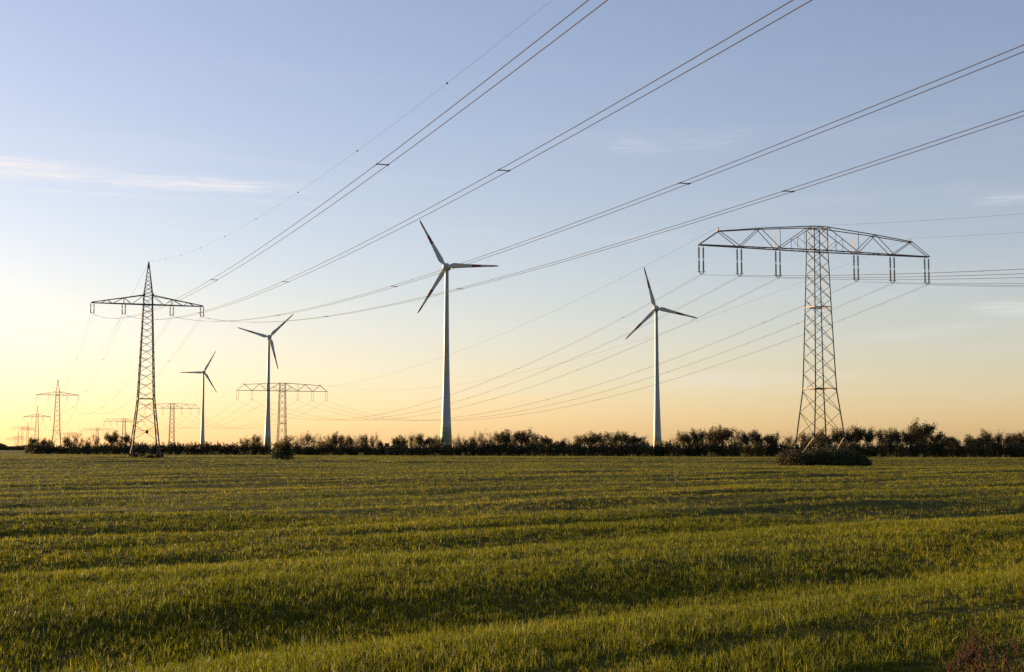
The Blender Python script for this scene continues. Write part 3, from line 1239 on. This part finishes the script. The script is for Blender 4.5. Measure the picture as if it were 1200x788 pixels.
# photo measurements: x centre, crown top, crown width (pixels), kind
TREES = [
    (40, 514, 12, 'round'), (50, 515.5, 12, 'dense'), (59, 516, 10, 'stem'), (79, 513, 9, 'dense'), (85, 515, 9, 'stem'), (93, 508.5, 14, 'sparse'),
    (103, 518, 9, 'stem'), (114, 510, 16, 'sparse'), (131, 507.5, 14, 'dense'), (146, 511, 14, 'round'), (167, 520, 14, 'stem'), (289, 514, 12, 'stem'),
    (300, 511.5, 16, 'stem'), (350, 513, 10, 'stem'), (362, 509.5, 15, 'stem'), (376, 510.5, 14, 'sparse'), (384, 511, 10, 'stem'), (391, 509, 11, 'dense'),
    (401, 511.5, 11, 'stem'), (410, 512, 9, 'dense'), (418, 511, 11, 'sparse'), (427, 511, 10, 'stem'), (436, 510, 13, 'sparse'), (446, 517, 8, 'dense'),
    (465, 513, 8, 'dense'), (473, 512.5, 9, 'dense'), (483, 510.5, 11, 'stem'), (491.5, 510, 10, 'dense'), (500, 514, 10, 'round'), (508, 512.5, 9, 'dense'),
    (515, 513.5, 8, 'stem'), (535, 511.5, 11, 'sparse'), (545, 515, 11, 'stem'), (554, 513.5, 10, 'stem'), (563, 508.5, 12, 'stem'), (575, 508, 14, 'sparse'),
    (590, 507, 16, 'dense'), (601, 506.5, 15, 'stem'), (612, 506, 17, 'dense'), (626, 510, 15, 'stem'), (641, 513, 16, 'round'), (657, 516, 11, 'dense'),
    (667, 515, 11, 'sparse'), (679, 512, 14, 'dense'), (693, 509, 16, 'dense'), (705, 509.5, 14, 'stem'), (718, 509, 16, 'round'), (733, 508, 17, 'dense'),
    (748, 512, 17, 'round'), (759, 517, 10, 'sparse'), (787, 514, 18, 'sparse'), (804, 508, 16, 'dense'), (817, 505.5, 18, 'round'), (834, 504.5, 17, 'dense'),
    (848, 502.5, 18, 'dense'), (863, 505.5, 17, 'stem'), (876, 507, 16, 'round'), (889, 508, 15, 'dense'), (904, 510, 14, 'dense'), (925, 512, 15, 'stem'),
    (944, 509, 15, 'stem'), (958, 506, 17, 'dense'), (973, 509, 17, 'round'), (986, 504, 17, 'dense'), (1001, 503.5, 17, 'dense'), (1016, 503, 20, 'round'),
    (1034, 506, 17, 'stem'), (1050, 504.5, 20, 'dense'), (1067, 504, 16, 'dense'), (1082, 497.5, 27, 'round'), (1097, 509, 17, 'round'), (1117, 513, 22, 'round'),
    (1141, 512, 17, 'dense'), (1158, 507, 19, 'dense'), (1172, 508.5, 15, 'stem'), (1184, 510, 15, 'dense'), (1198, 509, 17, 'dense'), (1215, 509, 17, 'round'),
]
MARKS = [(36, "the tree line's left end"), (171, 'the tall spired pylon'), (238, 'the smallest turbine'), (314, 'the dark backlit turbine'), (453.5, 'the raised hide'),
         (524, 'the tallest turbine'), (771, 'the right-hand turbine'), (960, 'the big right pylon'), (1082, 'the tallest tree')]
NUM = ['first', 'second', 'third', 'fourth', 'fifth', 'sixth', 'seventh', 'eighth', 'ninth', 'tenth', 'eleventh', 'twelfth', 'thirteenth', 'fourteenth', 'fifteenth', 'sixteenth', 'seventeenth', 'eighteenth', 'nineteenth']


def rank(px, allx):
    mk = min(MARKS, key=lambda m: abs(m[0] - px))
    if px < mk[0]:
        n = sum(1 for q in allx if px < q < mk[0])
        return f'{NUM[n]} to the left of {mk[1]}'
    n = sum(1 for q in allx if mk[0] <= q < px)
    return f'{NUM[n]} to the right of {mk[1]}'


adj = {'dense': 'dark leafy', 'round': 'round bushy', 'sparse': 'thin brownish', 'stem': 'many-stemmed half-bare'}
HEDGE_D = 392.0
allx = [t[0] for t in TREES]
for i, (px, ty, wpx, kind) in enumerate(TREES):
    D = HEDGE_D + 6 + rng.uniform(-3, 5)
    x = at(px, 520, D).x
    z = gz(x, D) - .05
    tr, cr, top, wid = KINDS[kind][i % len(KINDS[kind])]
    hh = at(px, ty, D).z - z
    sz = hh / top * 1.03
    sx = max(wpx * D / F / wid * (1.05 if px < 570 else 1.18), sz * .7)
    r = inst('hedgerow_tree', [('trunk', tr), ('crown', cr)], (x, D, z), rng.uniform(0, 6.28), (sx, sx, sz))
    lab = f'{adj[kind]} hedgerow tree, {rank(px, [q for q in allx if q != 1082])}'
    if px == 1082:
        lab = 'tallest tree of the far tree line, broad dark crown near the right edge'
    tag(r, lab, 'tree', 'trees of the far tree line')

SHR = [shrub_proto(100 + k, 4.2, 3.0, 1500, .15, M[('leaf_green', 'leaf_dark', 'leaf_bush', 'leaf_dark')[k]]) for k in range(4)]
spx = []
x = 38.0
while x < 1225:
    if not (309 < x < 322.0):
        spx.append(x)
    x += rng.uniform(8.5, 12.0)
for i, px in enumerate(spx):
    D = HEDGE_D + rng.uniform(-1.5, 2)
    X = at(px, 520, D).x
    z = gz(X, D) - .1
    ty = (521.3 if px < 570 else 519.8) + rng.uniform(-2.2, 1.8) if px < 940 else 519.3 + rng.uniform(-2.4, 2.2)
    if 150 < px < 285:
        ty = 519.6 + rng.uniform(-1, 1)
    hh = at(px, ty, D).z - z
    st, fo = SHR[i % 4]
    s = rng.uniform(.95, 1.2)
    r = inst('hedge_shrub', [('stem', st), ('foliage', fo)], (X, D, z), rng.uniform(0, 6.28), (s, s, hh / 2.9))
    tag(r, f'low dark hedge shrub, {rank(px, spx)}', 'shrub', 'shrubs under the far tree line')

# lone bush in front of the dark turbine
p = ground_hit(331, 538.6)
tr, cr, top, wid = tree_proto('dense', 77)
hh = at(331, 512.5, p.y).z - p.z
r = inst('lone_bush', [('trunk', tr), ('crown', cr)], (p.x, p.y, p.z - .05), .4, (25 * p.y / F / wid,) * 2 + (hh / top,))
tag(r, 'lone dark bush standing out in the field before the backlit turbine', 'bush')
st, fo = shrub_proto(78, 3.4, 2.3, 2600, .10, M['leaf_bush'], .3)
s = 25 * p.y / F / 3.4
r = inst('bush_skirt', [('stem', st), ('foliage', fo)], (p.x + .1, p.y - .35, p.z - .05), 0, (s * 1.0, s * .9, s * 1.0))
tag(r, 'low spreading shrub growing at the foot of the lone bush', 'shrub')

# the bushes that hide the feet of the big pylon
def field_bush(pxc, wpx, ty, by, D, seed, mt, nl, leaf, dome, label, dyscale=.8):
    X = at(pxc, by, D).x
    z = gz(X, D) - .1
    W = wpx * D / F
    Hh = at(pxc, ty, D).z - z
    st, fo = shrub_proto(seed, W, Hh, nl, leaf, mt, dome)
    r = inst('pylon_bush', [('stem', st), ('foliage', fo)], (X, D, z), 0, (1, dyscale, 1))
    tag(r, label, 'bush', 'bushes around the feet of the big pylon')


field_bush(979, 66, 525.0, 547, 228, 201, M['leaf_bush'], 6500, .11, 1.3, 'dense dark rounded bush under the right half of the big pylon', .75)
field_bush(998, 44, 532.0, 547, 229.5, 203, M['leaf_bush'], 3500, .11, 1.0, 'low dark end bush at the far right of the pylon thicket', .8)
field_bush(940, 42, 525.8, 547, 227, 204, M['leaf_dry'], 3600, .12, .35, 'looser olive brown bush under the left half of the big pylon', .8)
field_bush(922, 28, 526.5, 546.5, 228.5, 205, M['leaf_dry'], 1700, .12, .1, 'thin brownish bush at the left end of the pylon thicket', .9)
field_bush(958, 36, 525.5, 547, 231, 206, M['leaf_bush'], 3200, .12, .4, 'dull green bush in the middle of the pylon thicket', .9)

# rough weeds round the spired pylon's feet
for k, (px, w, ty) in enumerate(((156, 11, 531.5), (166, 10, 534.0), (177, 12, 533.5), (187, 10, 534.2))):
    D = 226 + (k % 2) * 2.5
    X = at(px, 536, D).x
    z = gz(X, D) - .05
    W = w * D / F
    st, fo = shrub_proto(300 + k, W, max(.5, at(px, ty, D).z - z), 420, .09, M['leaf_dry'])
    r = inst('weed_clump', [('stem', st), ('foliage', fo)], (X, D, z), 0, (1, 1, 1))
    tag(r, ('tallest reddish dry weed clump at the left foot of the spired pylon', 'low weed clump inside the left half of the spired pylon base',
            'low weed clump inside the right half of the spired pylon base', 'low weed clump at the right foot of the spired pylon')[k], 'weeds', 'weeds round the spired pylon')

# raised hide among the trees
D = 388
X = at(453.5, 530, D).x
z = gz(X, D)
r = empty('raised_hide', (X, D, z))
tag(r, 'small dark raised hide on stilts in a gap of the tree line', 'hide')
m = MB()
for sx in (-1, 1):
    for sy in (-1, 1):
        m.bar((sx * .55, sy * .55, 0), (sx * .45, sy * .45, 2.2), .12)
m.bar((-.55, -.55, .2), (.45, -.45, 2.1), .07)
m.bar((.55, -.55, .2), (-.45, -.45, 2.1), .07)
m.build('stilt_frame', M['wood'], r)
m = MB()
m.box((0, 0, 2.75), (1.15, 1.15, 1.1))
m.build('cabin', M['wood'], r)
m = MB()
m.box((0, 0, 3.36), (1.4, 1.45, .10))
m.build('roof', M['spacer'], r)


# far wood at the left edge
def far_wood():
    rs = np.random.default_rng(5)
    D0 = 1150
    n = 16000
    px = rs.uniform(-120, 60, n)
    top = np.interp(px, [-120, -60, -20, 0, 6, 12, 20, 35, 60], [512, 515, 517.5, 519.5, 521.5, 524.2, 523.6, 522.2, 521.5]) + np.interp(rs.uniform(0, 1, n), [0, 1], [-.4, .8])
    dd = D0 + rs.uniform(0, 140, n)
    xs, zs = [], []
    c = np.zeros((n, 3))
    for i in range(n):
        hi = (526 - top[i]) / F * D0 + CAMH
        c[i] = ((px[i] - 600) / F * dd[i], dd[i], hi * math.sqrt(rs.uniform(0, 1)))
    s = rs.uniform(.5, 1.2, n)
    u = rs.normal(0, 1, (n, 3))
    u /= np.linalg.norm(u, axis=1)[:, None]
    w = np.cross(u, rs.normal(0, 1, (n, 3)))
    w /= np.linalg.norm(w, axis=1)[:, None]
    v = np.stack([c - u * s[:, None], c + w * s[:, None], c + u * s[:, None], c - w * s[:, None]], 1).reshape(-1, 3)
    i = np.arange(n) * 4
    o = bpy.data.objects.new('far_woodland', np_mesh('far_woodland', v, None, np.stack([i, i + 1, i + 2, i + 3], -1), M['leaf_dark']))
    col.objects.link(o)
    tag(o, 'low distant wood on the horizon at the left edge', 'wood', kind='stuff')


far_wood()


# ------------------------------------------------------------------ rusty dock in the near corner
def dock(px, ytop, D, seed, label, spread):
    rs = np.random.default_rng(seed)
    X = at(px, 780, D).x
    z = gz(X, D)
    H = at(px, ytop, D).z - z
    r = empty('dock_plant', (X, D, z))
    tag(r, label, 'weed', 'rusty dock weeds in the near corner')
    st, sd, lf = MB(), MB(), MB()
    for k in range(5):
        a = rs.uniform(0, 6.28)
        hh = H * (1.0 if k == 0 else rs.uniform(.62, .9))
        l = Vector((math.cos(a), math.sin(a), 0)) * (spread * rs.uniform(.3, 1))
        if k == 0:
            l *= .3
        pts = [Vector((0, 0, 0)) + l * (t ** 1.3) + Vector((0, 0, hh * t)) for t in (0, .25, .5, .75, 1)]
        st.tube(pts, [.006, .0055, .005, .004, .002], 5)
        br = []
        for j in range(9):
            t = rs.uniform(.38, .9)
            p0 = pts[int(t * 4)].lerp(pts[min(4, int(t * 4) + 1)], t * 4 % 1)
            aa = rs.uniform(0, 6.28)
            e = p0 + Vector((math.cos(aa) * .06, math.sin(aa) * .06, .11)) * rs.uniform(.7, 1.3)
            st.tube([p0, p0.lerp(e, .5) + Vector((0, 0, -.008)), e], [.003, .0025, .0015], 4)
            br.append((p0, e))
        br.append((pts[2], pts[4]))
        br.append((pts[3], pts[4]))
        for p0, e in br:
            for _ in range(30):
                q = p0.lerp(e, rs.uniform(.15, 1.05)) + Vector(rs.normal(0, .009, 3))
                s = rs.uniform(.004, .008)
                u = Vector(rs.normal(0, 1, 3)).normalized()
                w = u.cross(Vector(rs.normal(0, 1, 3))).normalized()
                t3 = u.cross(w)
                sd.add([q + u * s, q - u * s, q + w * s, q - w * s, q + t3 * s * .6, q - t3 * s * .6],
                       [(0, 2, 4), (2, 1, 4), (1, 3, 4), (3, 0, 4), (2, 0, 5), (1, 2, 5), (3, 1, 5), (0, 3, 5)])
    for k in range(8):
        a = rs.uniform(0, 6.28)
        d = Vector((math.cos(a), math.sin(a), 0))
        sdv = Vector((-d.y, d.x, 0)) * .022
        L = rs.uniform(.16, .3)
        pts = [d * (L * t) + Vector((0, 0, .30 * math.sin(t * 2.3))) for t in (0, .35, .7, 1)]
        ws = [.3, 1, .8, .05]
        vs = []
        for p, w in zip(pts, ws):
            vs += [p - sdv * w, p + Vector((0, 0, -.006)), p + sdv * w]
        lf.add(vs, [(i * 3 + j, i * 3 + j + 1, i * 3 + j + 4, i * 3 + j + 3) for i in range(3) for j in range(2)])
    st.build('stalk', M['dock_stem'], r)
    sd.build('seed_head', M['dock'], r)
    lf.build('leaf', M['leaf_dry'], r)


dock(1146, 729, 12.2, 1, 'tallest rusty dock weed, pointed seed spike left of the corner clump', .16)
dock(1166, 741, 11.8, 2, 'bushy rusty dock weed in the middle of the bottom right corner', .20)
dock(1128, 752, 11.6, 3, 'low rusty dock weed at the left of the corner clump', .18)
dock(1188, 752, 11.5, 4, 'rusty dock weed cut by the right edge of the picture', .20)
